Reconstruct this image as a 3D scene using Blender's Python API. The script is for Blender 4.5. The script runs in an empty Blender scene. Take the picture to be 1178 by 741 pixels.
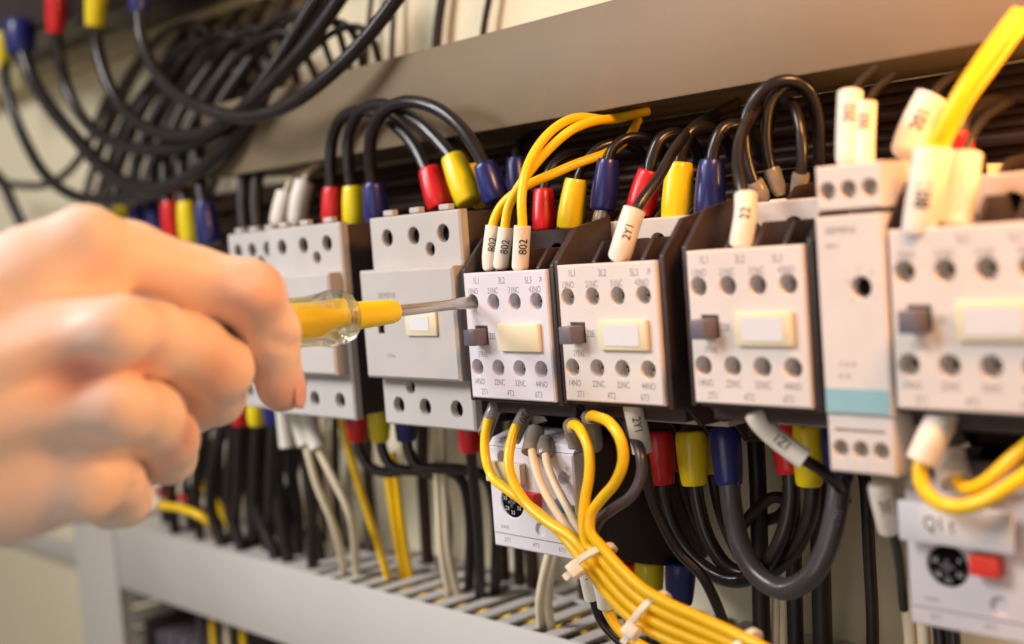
import bpy, bmesh, math, random
import numpy as np
from mathutils import Vector, Matrix
random.seed(7); np.random.seed(7)
S = 0.001                                   # everything below is written in millimetres
sc = bpy.context.scene
COL = sc.collection

# ------------------------------------------------------------------ camera
F = 1400.0                                   # focal length of the photograph in its own pixels (1178 wide)
_x = -np.array([-1312, 6, F]); _x = _x / np.linalg.norm(_x)
_z = -np.array([1591, 21340, F]); _z = _z / np.linalg.norm(_z)
_z = _z - _x * (_z @ _x); _z = _z / np.linalg.norm(_z)
_y = np.cross(_z, _x)
if _y[2] < 0: _y = -_y
RC = np.stack([_x, _y, _z], 1)
TC = 453.0 * np.array([(586 - 589) / F, (389 - 370.5) / F, 1.0])
CAM = -RC.T @ TC
def ray(u, v): return RC.T @ np.array([(u - 589) / F, (v - 370.5) / F, 1.0])
def P(u, v, Y=None, X=None, D=None):
    d = ray(u, v)
    if Y is not None: a = (Y - CAM[1]) / d[1]
    elif X is not None: a = (X - CAM[0]) / d[0]
    else: a = D
    return CAM + a * d
cam = bpy.data.cameras.new('camera'); camo = bpy.data.objects.new('camera', cam); COL.objects.link(camo)
m = Matrix.Identity(4)
for i, ax in enumerate((RC[0], -RC[1], -RC[2])):
    for j in range(3): m[j][i] = ax[j]
for j in range(3): m[j][3] = CAM[j] * S
camo.matrix_world = m
cam.sensor_fit = 'HORIZONTAL'; cam.sensor_width = 36; cam.lens = 36 * F / 1178
cam.clip_start = 0.005; cam.clip_end = 50
cam.dof.use_dof = True; cam.dof.focus_distance = 0.452; cam.dof.aperture_fstop = 5.2
sc.camera = camo

# ------------------------------------------------------------------ light
w = bpy.data.worlds.new('World'); sc.world = w; w.use_nodes = True
w.node_tree.nodes['Background'].inputs[0].default_value = (1.0, 0.91, 0.80, 1)
w.node_tree.nodes['Background'].inputs[1].default_value = 0.18
def area(name, loc, to, size, power, color, spread=180):
    l = bpy.data.lights.new(name, 'AREA'); l.shape = 'DISK'; l.size = size; l.energy = power; l.color = color
    l.spread = math.radians(spread)
    o = bpy.data.objects.new(name, l); COL.objects.link(o); o.location = Vector(loc) * S
    o.rotation_euler = (Vector(to) - Vector(loc)).to_track_quat('-Z', 'Y').to_euler()
    return o
area('key_lamp', (-330, -780, 690), (-20, 0, -20), 0.42, 8.4, (1.0, 0.96, 0.93))
area('fill_lamp', (250, -900, -60), (40, 0, -60), 0.6, 1.1, (1.0, 0.92, 0.84))
area('hand_fill_lamp', (-400, -430, 250), (-160, -170, -10), 0.14, 0.38, (0.97, 0.97, 1.0), 70)  # added lamp that brightens the back of the hand
area('flare_lamp', (300, 74, 62), (60, 108, 70), 0.06, 0.6, (1.0, 0.46, 0.10))  # added lamp, stands in for lens flare on the cables under the duct
area('high_flare_lamp', (290, -50, 215), (210, 46, 105), 0.10, 1.2, (1.0, 0.45, 0.16))  # added lamp, warms the duct's right end in place of lens flare
sc.view_settings.view_transform = 'Standard'; sc.view_settings.look = 'None'
sc.view_settings.exposure = 0.2; sc.view_settings.gamma = 1

# ------------------------------------------------------------------ materials
def lin(c): return tuple(((x / 255) / 12.92 if x / 255 < 0.04045 else ((x / 255 + 0.055) / 1.055) ** 2.4) for x in c)
def mat(name, rgb, rough=0.45, var=0.08, vscale=60, bump=0.0, bscale=900, metal=0.0, spec=0.5, sss=0.0, trans=0.0, ior=1.46, grime=0.0, coat=0.0):
    mt = bpy.data.materials.new(name); mt.use_nodes = True
    nt = mt.node_tree; b = nt.nodes['Principled BSDF']; N = nt.nodes.new; L = nt.links.new
    c = lin(rgb)
    tc = N('ShaderNodeTexCoord')
    n = N('ShaderNodeTexNoise'); n.inputs['Scale'].default_value = vscale; n.inputs['Detail'].default_value = 5
    L(tc.outputs['Object'], n.inputs['Vector'])
    r = N('ShaderNodeValToRGB')
    r.color_ramp.elements[0].position = 0.3; r.color_ramp.elements[1].position = 0.72
    r.color_ramp.elements[0].color = tuple(x * (1 - var) for x in c) + (1,)
    r.color_ramp.elements[1].color = tuple(min(1, x * (1 + var * 0.6)) for x in c) + (1,)
    L(n.outputs['Fac'], r.inputs['Fac'])
    out = r.outputs['Color']
    if grime:
        g = N('ShaderNodeTexNoise'); g.inputs['Scale'].default_value = vscale * 3.1; g.inputs['Detail'].default_value = 8; g.inputs['Roughness'].default_value = 0.7
        L(tc.outputs['Object'], g.inputs['Vector'])
        gr = N('ShaderNodeValToRGB'); gr.color_ramp.elements[0].position = 0.55; gr.color_ramp.elements[1].position = 0.8
        gr.color_ramp.elements[0].color = (0, 0, 0, 1); gr.color_ramp.elements[1].color = (grime,) * 3 + (1,)
        L(g.outputs['Fac'], gr.inputs['Fac'])
        mx = N('ShaderNodeMixRGB'); mx.inputs[2].default_value = lin((150, 120, 90)) + (1,)
        L(gr.outputs['Color'], mx.inputs[0]); L(out, mx.inputs[1]); out = mx.outputs[0]
    L(out, b.inputs['Base Color'])
    rn = N('ShaderNodeMapRange'); rn.inputs[3].default_value = max(0.02, rough - 0.08); rn.inputs[4].default_value = min(1, rough + 0.1)
    L(n.outputs['Fac'], rn.inputs[0]); L(rn.outputs[0], b.inputs['Roughness'])
    b.inputs['Metallic'].default_value = metal; b.inputs['Specular IOR Level'].default_value = spec
    b.inputs['IOR'].default_value = ior
    if sss:
        b.inputs['Subsurface Weight'].default_value = sss; b.inputs['Subsurface Radius'].default_value = (1, .45, .25); b.inputs['Subsurface Scale'].default_value = 0.003
    if trans: b.inputs['Transmission Weight'].default_value = trans
    if coat: b.inputs['Coat Weight'].default_value = coat
    if bump:
        bn = N('ShaderNodeTexNoise'); bn.inputs['Scale'].default_value = bscale; bn.inputs['Detail'].default_value = 3
        L(tc.outputs['Object'], bn.inputs['Vector'])
        bp = N('ShaderNodeBump'); bp.inputs['Strength'].default_value = bump; bp.inputs['Distance'].default_value = 0.0004
        L(bn.outputs['Fac'], bp.inputs['Height']); L(bp.outputs[0], b.inputs['Normal'])
    return mt
M = dict(
 panel=mat('cream_panel_paint', (240, 229, 198), .5, .05, 8, .05, 500),
 duct=mat('grey_duct_plastic', (192, 186, 180), .5, .05, 12, .06, 900),
 duct_beige=mat('beige_duct_plastic', (124, 108, 86), .5, .10, 14, .08, 800, grime=.35),
 band=mat('khaki_rail_paint', (185, 170, 130), .5, .06, 14, .05, 600),
 face=mat('light_grey_face_plastic', (214, 208, 214), .42, .04, 50, .06, 1500, sss=.05),
 face_warm=mat('warm_grey_face_plastic', (216, 206, 200), .42, .04, 50, .06, 1500, sss=.05, grime=.12),
 body=mat('grey_body_plastic', (186, 180, 176), .45, .05, 40, .08, 1400),
 term=mat('pale_terminal_plastic', (204, 194, 186), .45, .05, 40, .06, 1400, grime=.15),
 black=mat('black_housing_plastic', (54, 42, 41), .42, .22, 60, .15, 1300, grime=.12),  # black lifted towards brown, flare haze put into the base colour
 hole=mat('dial_black_recess_shade', (14, 10, 9), .8, .2, 60, spec=.1),  # black of the dials; on the hole discs it paints the shade inside
 screw=mat('zinc_screw', (190, 184, 172), .35, .1, 300, .1, 2000, metal=.9),
 tab=mat('slate_grey_plastic', (104, 98, 108), .4, .08, 80, .05, 1500),
 label=mat('cream_label_plastic', (224, 210, 176), .35, .03, 60, 0, sss=.1),
 paper=mat('white_label_paper', (212, 210, 213), .7, .03, 90),
 ink=mat('grey_print', (132, 122, 128), .7, .05, 90),
 inkdark=mat('black_print', (40, 34, 36), .7, .05, 90),
 teal=mat('teal_band_print', (138, 180, 190), .5, .05, 90),
 red=mat('red_vinyl', (205, 22, 30), .32, .10, 90, .06, 700, coat=.2),
 yellow=mat('yellow_vinyl', (232, 206, 12), .32, .08, 90, .06, 700, coat=.2),
 blue=mat('navy_vinyl', (28, 34, 104), .32, .12, 90, .06, 700, coat=.2),
 cable=mat('black_cable_sheath', (32, 26, 26), .30, .25, 120, .12, 500, coat=.15),
 cable_dull=mat('dull_black_cable', (36, 29, 26), .42, .25, 90, .12, 500),
 cable_grey=mat('charcoal_cable_sheath', (74, 68, 72), .30, .15, 90, .10, 500, coat=.2),
 cable_brown=mat('brown_black_cable', (60, 39, 28), .45, .25, 90, .12, 500),  # browned to put amber haze into the cables under the duct
 ywire=mat('yellow_wire_sheath', (253, 202, 10), .34, .06, 150, .05, 700, coat=.15),
 wwire=mat('ivory_wire_sheath', (222, 206, 176), .40, .06, 150, .05, 700),
 sleeve=mat('white_marker_tube', (228, 220, 208), .42, .06, 150, .12, 800, sss=.15, grime=.15),
 csleeve=mat('clear_grey_boot', (170, 160, 150), .2, .15, 150, .1, 700, trans=.45),
 tie=mat('natural_nylon', (236, 230, 214), .32, .04, 150, .04, 900, sss=.3),
 steel=mat('tool_steel', (196, 194, 192), .22, .05, 250, 0, 1800, metal=.75),
 hyellow=mat('yellow_handle_plastic', (255, 222, 24), .38, .05, 90, .05, 900, sss=.1),
 hclear=mat('clear_handle_plastic', (255, 250, 225), .06, .01, 90, 0, trans=1.0, ior=1.49),
 redbtn=mat('red_button_plastic', (226, 60, 44), .4, .06, 90),
 bluebtn=mat('blue_button_plastic', (86, 128, 180), .4, .06, 90),
 green=mat('green_flag_plastic', (20, 140, 84), .4, .06, 90),
 nail=mat('pink_fingernail', (232, 178, 170), .28, .03, 90, coat=.2),
)

# clear moulded plastic: partly passes light straight through, the rest refracts and glints
nt = M['hclear'].node_tree; pb = nt.nodes['Principled BSDF']; tr = nt.nodes.new('ShaderNodeBsdfTransparent'); mxs = nt.nodes.new('ShaderNodeMixShader'); mxs.inputs[0].default_value = .66
tr.inputs[0].default_value = (1, .99, .95, 1)
nt.links.new(tr.outputs[0], mxs.inputs[1]); nt.links.new(pb.outputs[0], mxs.inputs[2]); nt.links.new(mxs.outputs[0], nt.nodes['Material Output'].inputs[0])

# ------------------------------------------------------------------ object helpers
WORLD = {}                                            # object name -> its absolute base in mm
def tag(o, label, cat, group=None, kind=None):
    o['label'] = label; o['category'] = cat
    if group: o['group'] = group
    if kind: o['kind'] = kind
def thing(name, label, cat, loc, group=None):
    o = bpy.data.objects.new(name, None); COL.objects.link(o); o.empty_display_size = .01
    o.location = Vector([float(a) for a in loc]) * S; WORLD[o.name] = np.array(loc, float)
    tag(o, label, cat, group); return o
def link(name, verts, faces, material, parent=None, smooth=True, base=None):
    v = np.array(verts, float)
    if parent is not None: b = WORLD[parent.name]
    else: b = v.mean(0) if base is None else np.array(base, float)
    me = bpy.data.meshes.new(name)
    me.from_pydata(((v - b) * S).tolist(), [], [list(map(int, f)) for f in faces]); me.update()
    o = bpy.data.objects.new(name, me); COL.objects.link(o); me.materials.append(material)
    WORLD[o.name] = b
    if parent is not None: o.parent = parent
    else: o.location = Vector(b.tolist()) * S
    if smooth: me.polygons.foreach_set('use_smooth', [True] * len(me.polygons))
    return o
def link_bm(name, bm, material, parent=None, smooth_angle=None):
    bmesh.ops.recalc_face_normals(bm, faces=bm.faces)
    bm.verts.index_update()
    vs = [tuple(v.co) for v in bm.verts]; fs = [[v.index for v in f.verts] for f in bm.faces]
    o = link(name, vs, fs, material, parent, smooth=False)
    if smooth_angle:
        me = o.data; me.polygons.foreach_set('use_smooth', [True] * len(me.polygons))
        me.set_sharp_from_angle(angle=math.radians(smooth_angle))
    bm.free(); return o
def add_box(bm, x0, x1, y0, y1, z0, z1, bev=0.5, seg=2):
    vs = [bm.verts.new(p) for p in [(x0,y0,z0),(x1,y0,z0),(x1,y1,z0),(x0,y1,z0),(x0,y0,z1),(x1,y0,z1),(x1,y1,z1),(x0,y1,z1)]]
    fs = [bm.faces.new([vs[i] for i in q]) for q in [(3,2,1,0),(4,5,6,7),(0,1,5,4),(1,2,6,5),(2,3,7,6),(3,0,4,7)]]
    if bev:
        es = list({e for f in fs for e in f.edges})
        bmesh.ops.bevel(bm, geom=es, offset=bev, segments=seg, affect='EDGES', profile=.5)
def box(name, ext, material, parent=None, bev=0.5):
    bm = bmesh.new(); add_box(bm, *ext, bev=bev); return link_bm(name, bm, material, parent, 35)
def add_prism(bm, poly, x0, x1, bev=0.4):
    """polygon in (Y,Z) pushed along X"""
    a = [bm.verts.new((x0, y, z)) for y, z in poly]; b = [bm.verts.new((x1, y, z)) for y, z in poly]
    fs = [bm.faces.new(a), bm.faces.new(b[::-1])]; n = len(poly)
    for i in range(n): fs.append(bm.faces.new((a[i], b[i], b[(i+1) % n], a[(i+1) % n])))
    bmesh.ops.recalc_face_normals(bm, faces=fs)
    if bev:
        es = list({e for f in fs for e in f.edges})
        bmesh.ops.bevel(bm, geom=es, offset=bev, segments=2, affect='EDGES', profile=.5)
def circ(cx, cz, r, n=28): return [(cx + r * math.cos(2*math.pi*i/n), cz + r * math.sin(2*math.pi*i/n)) for i in range(n)]
def rect(x0, x1, z0, z1): return [(x0, z0), (x1, z0), (x1, z1), (x0, z1)]
def holed_plate(bm, outer, holes, y0, y1, chamfer=0.5):
    """plate facing -Y from y0 to y1; outer: (x,z) loop; holes: [(loop, depth)] become blind recesses"""
    n = len(outer); cx = sum(p[0] for p in outer)/n; cz = sum(p[1] for p in outer)/n
    def ins(p): return (p[0] - math.copysign(chamfer, p[0]-cx), p[1] - math.copysign(chamfer, p[1]-cz))
    def loop(pts, y): return [bm.verts.new((x, y, z)) for x, z in pts]
    fr = loop([ins(p) for p in outer], y0); mid = loop(outer, y0 + chamfer); bk = loop(outer, y1)
    edges = [bm.edges.new((fr[i], fr[(i+1) % n])) for i in range(n)]
    hl = []
    for pts, dep in holes:
        l = loop(pts, y0); k = len(l); hl.append((l, pts, dep))
        edges += [bm.edges.new((l[i], l[(i+1) % k])) for i in range(k)]
    bmesh.ops.triangle_fill(bm, use_beauty=True, use_dissolve=False, edges=edges, normal=(0, -1, 0))
    for a, b in ((fr, mid), (mid, bk)):
        for i in range(n): bm.faces.new((a[i], a[(i+1) % n], b[(i+1) % n], b[i]))
    bm.faces.new(bk)
    for l, pts, dep in hl:
        k = len(l); hcx = sum(p[0] for p in pts)/k; hcz = sum(p[1] for p in pts)/k
        e = loop([(hcx + (x-hcx)*.94, hcz + (z-hcz)*.94) for x, z in pts], y0 + .3)
        d = loop([(hcx + (x-hcx)*.90, hcz + (z-hcz)*.90) for x, z in pts], y0 + dep)
        for a, b in ((l, e), (e, d)):
            for i in range(k): bm.faces.new((a[i], a[(i+1) % k], b[(i+1) % k], b[i]))
        bm.faces.new(d)
def frames(pts):
    pts = np.array(pts, float); t = np.gradient(pts, axis=0); t /= np.linalg.norm(t, axis=1)[:, None]
    up = np.array([0, 0, 1.0]) if abs(t[0][2]) < .9 else np.array([1.0, 0, 0])
    n = up - t[0]*(up @ t[0]); n /= np.linalg.norm(n); out = []
    for i in range(len(pts)):
        n = n - t[i]*(n @ t[i]); n /= np.linalg.norm(n); out.append((n.copy(), np.cross(t[i], n)))
    return pts, t, out
def tube_data(pts, rad, seg=16, off=0):
    pts, t, fr = frames(pts); N = len(pts); rad = np.broadcast_to(np.array(rad, float), (N,))
    V = []; Fc = []
    for i in range(N):
        for k in range(seg):
            a = 2*math.pi*k/seg; V.append(pts[i] + rad[i]*(math.cos(a)*fr[i][0] + math.sin(a)*fr[i][1]))
    for i in range(N-1):
        for k in range(seg):
            a = i*seg+k; b = i*seg+(k+1) % seg; Fc.append((off+a, off+b, off+b+seg, off+a+seg))
    Fc.append([off+k for k in range(seg)][::-1]); Fc.append([off+(N-1)*seg+k for k in range(seg)])
    return V, Fc
def spline(ctrl, per=10):
    c = np.array(ctrl, float)
    if len(c) == 2: return np.array([c[0]+(c[1]-c[0])*s for s in np.linspace(0, 1, 6)])
    c = np.vstack([2*c[0]-c[1], c, 2*c[-1]-c[-2]]); out = []
    for i in range(1, len(c)-2):
        p0, p1, p2, p3 = c[i-1:i+3]
        d = [max(1e-3, np.linalg.norm(b-a)**.5) for a, b in ((p0,p1),(p1,p2),(p2,p3))]   # centripetal
        t0, t1 = 0, d[0]; t2 = t1+d[1]; t3 = t2+d[2]
        for t in np.linspace(t1, t2, per, endpoint=False):
            a1 = (t1-t)/(t1-t0)*p0+(t-t0)/(t1-t0)*p1; a2 = (t2-t)/(t2-t1)*p1+(t-t1)/(t2-t1)*p2; a3 = (t3-t)/(t3-t2)*p2+(t-t2)/(t3-t2)*p3
            b1 = (t2-t)/(t2-t0)*a1+(t-t0)/(t2-t0)*a2; b2 = (t3-t)/(t3-t1)*a2+(t-t1)/(t3-t1)*a3
            out.append((t2-t)/(t2-t1)*b1+(t-t1)/(t2-t1)*b2)
    out.append(c[-2]); out = np.array(out)
    for _ in range(3): out[1:-1] = .25*out[:-2]+.5*out[1:-1]+.25*out[2:]
    return out
def px(path): return [P(u, v, Y=y) for u, v, y in path]
def lathe(name, p0, p1, prof, material, parent=None, seg=24):
    """prof: [(s along axis 0..1, radius)]"""
    p0 = np.array(p0, float); p1 = np.array(p1, float)
    V, Fc = [], []; t = p1-p0; t /= np.linalg.norm(t)
    up = np.array([0,0,1.0]) if abs(t[2]) < .9 else np.array([1.0,0,0]); n = up-t*(up@t); n /= np.linalg.norm(n); b = np.cross(t, n)
    for s, r in prof:
        for k in range(seg):
            a = 2*math.pi*k/seg; V.append(p0+(p1-p0)*s + r*(math.cos(a)*n+math.sin(a)*b))
    for i in range(len(prof)-1):
        for k in range(seg):
            a = i*seg+k; c = i*seg+(k+1) % seg; Fc.append((a, c, c+seg, a+seg))
    Fc.append(list(range(seg))[::-1]); Fc.append([(len(prof)-1)*seg+k for k in range(seg)])
    o = link(name, V, Fc, material, parent); o.data.set_sharp_from_angle(angle=math.radians(50)); return o
def text_mesh(txt, size):
    cu = bpy.data.curves.new('lettering', 'FONT'); cu.body = txt; cu.size = size; cu.align_x = 'CENTER'; cu.align_y = 'CENTER'
    cu.resolution_u = 3; ob = bpy.data.objects.new('lettering', cu); COL.objects.link(ob)
    dg = bpy.context.evaluated_depsgraph_get(); dg.update(); me = bpy.data.meshes.new_from_object(ob.evaluated_get(dg))
    v = [tuple(a.co) for a in me.vertices]; f = [tuple(p.vertices) for p in me.polygons]
    bpy.data.objects.remove(ob); bpy.data.curves.remove(cu); bpy.data.meshes.remove(me); return v, f
def lettering(items, y, material, parent):
    """items: (text, x, z, size[, x-scale]) printed on a face looking to -Y"""
    V, Fc = [], []
    for it in items:
        v, f = text_mesh(it[0], it[3]); sx = it[4] if len(it) > 4 else .8
        Fc += [[len(V)+i for i in q] for q in f]; V += [(it[1]+a*sx, y, it[2]+b) for a, b, _ in v]
    return link('lettering', V, Fc, material, parent, smooth=False)
def wrap_text(txt, p0, p1, r, size, parent, material, turn=0.0, s=.5):
    """text running along a tube from p0 to p1, printed on its side towards the viewer"""
    p0 = np.array(p0, float); p1 = np.array(p1, float); t = p1-p0; t /= np.linalg.norm(t); c = p0+(p1-p0)*s
    vd = CAM-c; vd -= t*(vd@t); vd /= np.linalg.norm(vd); n = np.cross(t, vd)
    v, f = text_mesh(txt, size); V = []
    for a, b, _ in v:
        ang = turn - b/r
        V.append(c + t*a*.85 + (r+.06)*(math.cos(ang)*vd + math.sin(ang)*n))
    return link('lettering', V, f, material, parent, smooth=False)
BOOT = [(0, .80), (.015, .93), (.06, 1.0), (.30, 1.03), (.62, .98), (.90, .88), (.97, .84), (1.0, .78)]
def boot(p0, p1, r, material, parent, name='end_sleeve', label=None):
    """moulded end sleeve, p0 at the terminal, p1 where the cable leaves"""
    o = lathe(name, p0, p1, [(s, r*k) for s, k in BOOT], material, parent)
    if label: o['label'] = label
    return o
def marker(pts, r, parent, text=None, material=None, size=None, turn=0.0, name='marker_sleeve', s=.5):
    """slipped-on tube with an open cut end at the last point, slightly pinched at the first"""
    c = spline(pts, 8); n = len(c); rad = np.full(n, r); rad[0] = r*.62; rad[1] = r*.86; rad[2] = r*.97
    d = c[-1]-c[-2]; d /= np.linalg.norm(d)
    V, Fc = tube_data(np.vstack([c, c[-1]+d*.02, c[-1]-d*1.2]), np.concatenate([rad, [r*.80, r*.74]]), 18)
    o = link(name, V, Fc, material or M['sleeve'], parent); o.data.set_sharp_from_angle(angle=math.radians(60))
    if text:
        i = int(n*s); a = c[max(0, i-4)]; b = c[min(n-1, i+4)]
        wrap_text(text, a, b, r*1.07, size or r*1.5, o, M['inkdark'], turn)
    return o
def cable(name, label, cat, path, d, material, group=None, raw=False, multi=False, per=10, seg=14):
    pts = np.array(path if raw else px(path), float); c = spline(pts, per)
    V, Fc = tube_data(c, d/2, seg)
    if multi:
        t = thing(name, label, cat, c[0], group); o = link('sheath', V, Fc, material, t); o.data.set_sharp_from_angle(angle=math.radians(60)); return t
    o = link(name, V, Fc, material, None, base=c[0]); o.data.set_sharp_from_angle(angle=math.radians(60)); tag(o, label, cat, group); return o
def screw(x, y, z, r, parent, rot=0.3):
    bm = bmesh.new(); n = 20
    prof = [(r, y+1.6), (r, y+.3), (r*.86, y)]
    rings = [[bm.verts.new((x+q*math.cos(2*math.pi*i/n), yy, z+q*math.sin(2*math.pi*i/n))) for i in range(n)] for q, yy in prof]
    for a, b in zip(rings, rings[1:]):
        for i in range(n): bm.faces.new((a[i], a[(i+1) % n], b[(i+1) % n], b[i]))
    bm.faces.new(rings[0])
    # cross slot cut into the head
    sl = [( .16,.16),(.16,.66),(-.16,.66),(-.16,.16),(-.66,.16),(-.66,-.16),(-.16,-.16),(-.16,-.66),(.16,-.66),(.16,-.16),(.66,-.16),(.66,.16)]
    ca, sa = math.cos(rot), math.sin(rot)
    sl = [(x+r*(a*ca-b*sa), z+r*(a*sa+b*ca)) for a, b in sl]
    top = [bm.verts.new((a, y, b)) for a, b in sl]; bot = [bm.verts.new((a, y+.9, b)) for a, b in sl]; k = len(sl)
    ed = [bm.edges.get((rings[-1][i], rings[-1][(i+1) % n])) for i in range(n)] + [bm.edges.new((top[i], top[(i+1) % k])) for i in range(k)]
    bmesh.ops.triangle_fill(bm, edges=ed, use_beauty=True, normal=(0, -1, 0))
    for i in range(k): bm.faces.new((top[i], top[(i+1) % k], bot[(i+1) % k], bot[i]))
    bm.faces.new(bot)
    return link_bm('terminal_screw', bm, M['screw'], parent, 40)

# ------------------------------------------------------------------ setting: mounting panel and ducts
YB = 112.0
o = box('back_panel', (-1500, 620, YB, YB+3, -620, 620), M['panel'], None, .3); o['kind'] = 'structure'

YD = 46.0
t = thing('wiring_duct', 'beige wiring duct with a plain cover running above the row of contactors', 'wiring duct', (-60, YD, 83), 'wiring ducts')
box('cover', (-292, 420, YD, YD+2.2, 83.5, 124), M['duct_beige'], t, .8)
bm = bmesh.new()
for k in range(51):
    x = -290 + k*13.8; add_box(bm, x, x+8.5, YD+3, YB-1, 121.5, 123, .3, 1)
add_box(bm, -291, 418, YD+2.6, YB-1, 84.5, 86, .3, 1); add_box(bm, -291, 418, YB-3, YB-.6, 86.2, 121.2, .2, 1)
link_bm('slotted_wall', bm, M['duct_beige'], t)
t = thing('wiring_duct', 'light grey wiring duct with slotted top wall below the contactors', 'wiring duct', (-60, YD, -134), 'wiring ducts')
box('cover', (-459, 420, YD, YD+2.2, -179, -133.6), M['duct'], t, 1.0)
bm = bmesh.new()
for k in range(64):
    x = -455 + k*13.6
    if k < 55: xx = -215+k*15.4; add_box(bm, xx, xx+8.6, YD+3, YB-1, -136.6, -134.4, .5, 1) if xx < 410 else None
    add_box(bm, x, x+7.6, YD+3, YB-1, -178, -176.5, .3, 1)
add_box(bm, -458, 418, YB-3, YB-.6, -176, -137, .2, 1)
add_box(bm, -458, 418, YB-20, YB-18, -136.0, -134.5, .2, 1)
add_box(bm, -455, -222, YD+3, YB-21, -136.4, -134.5, .4, 1)
link_bm('slotted_wall', bm, M['duct'], t)
t = thing('wiring_duct', 'upright light grey wiring duct at the lower left corner', 'wiring duct', (-493, YD, -133.6), 'wiring ducts')
box('cover', (-526, -460.5, YD-.5, YD+2.2, -560, -133.6), M['duct'], t, 1.0)
for x in (-525, -463):
    bm = bmesh.new(); add_box(bm, x+.3, x+1.3, YD+3, YD+9, -555, -135, 0)
    for k in range(28): add_box(bm, x, x+1.6, YD+8, YB-1, -555+k*15, -546+k*15, .3, 1)
    link_bm('slotted_wall', bm, M['duct'], t)
t = thing('mounting_bar', 'khaki painted mounting bar behind the hanging cables at upper left', 'mounting bar', (-400, 96, 190))
box('web', (-1100, 300, 94, YB-.5, 190, 227), M['band'], t, .8); box('lip', (-1100, 300, 88, 93.6, 221, 228), M['band'], t, .6)
box_ = box('mounting_rail', (-1200, -545, 103, YB-.4, -207, -191), M['duct'], None, .6); tag(box_, 'grey steel rail fixed to the cream panel left of the upright duct', 'mounting rail')

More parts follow.
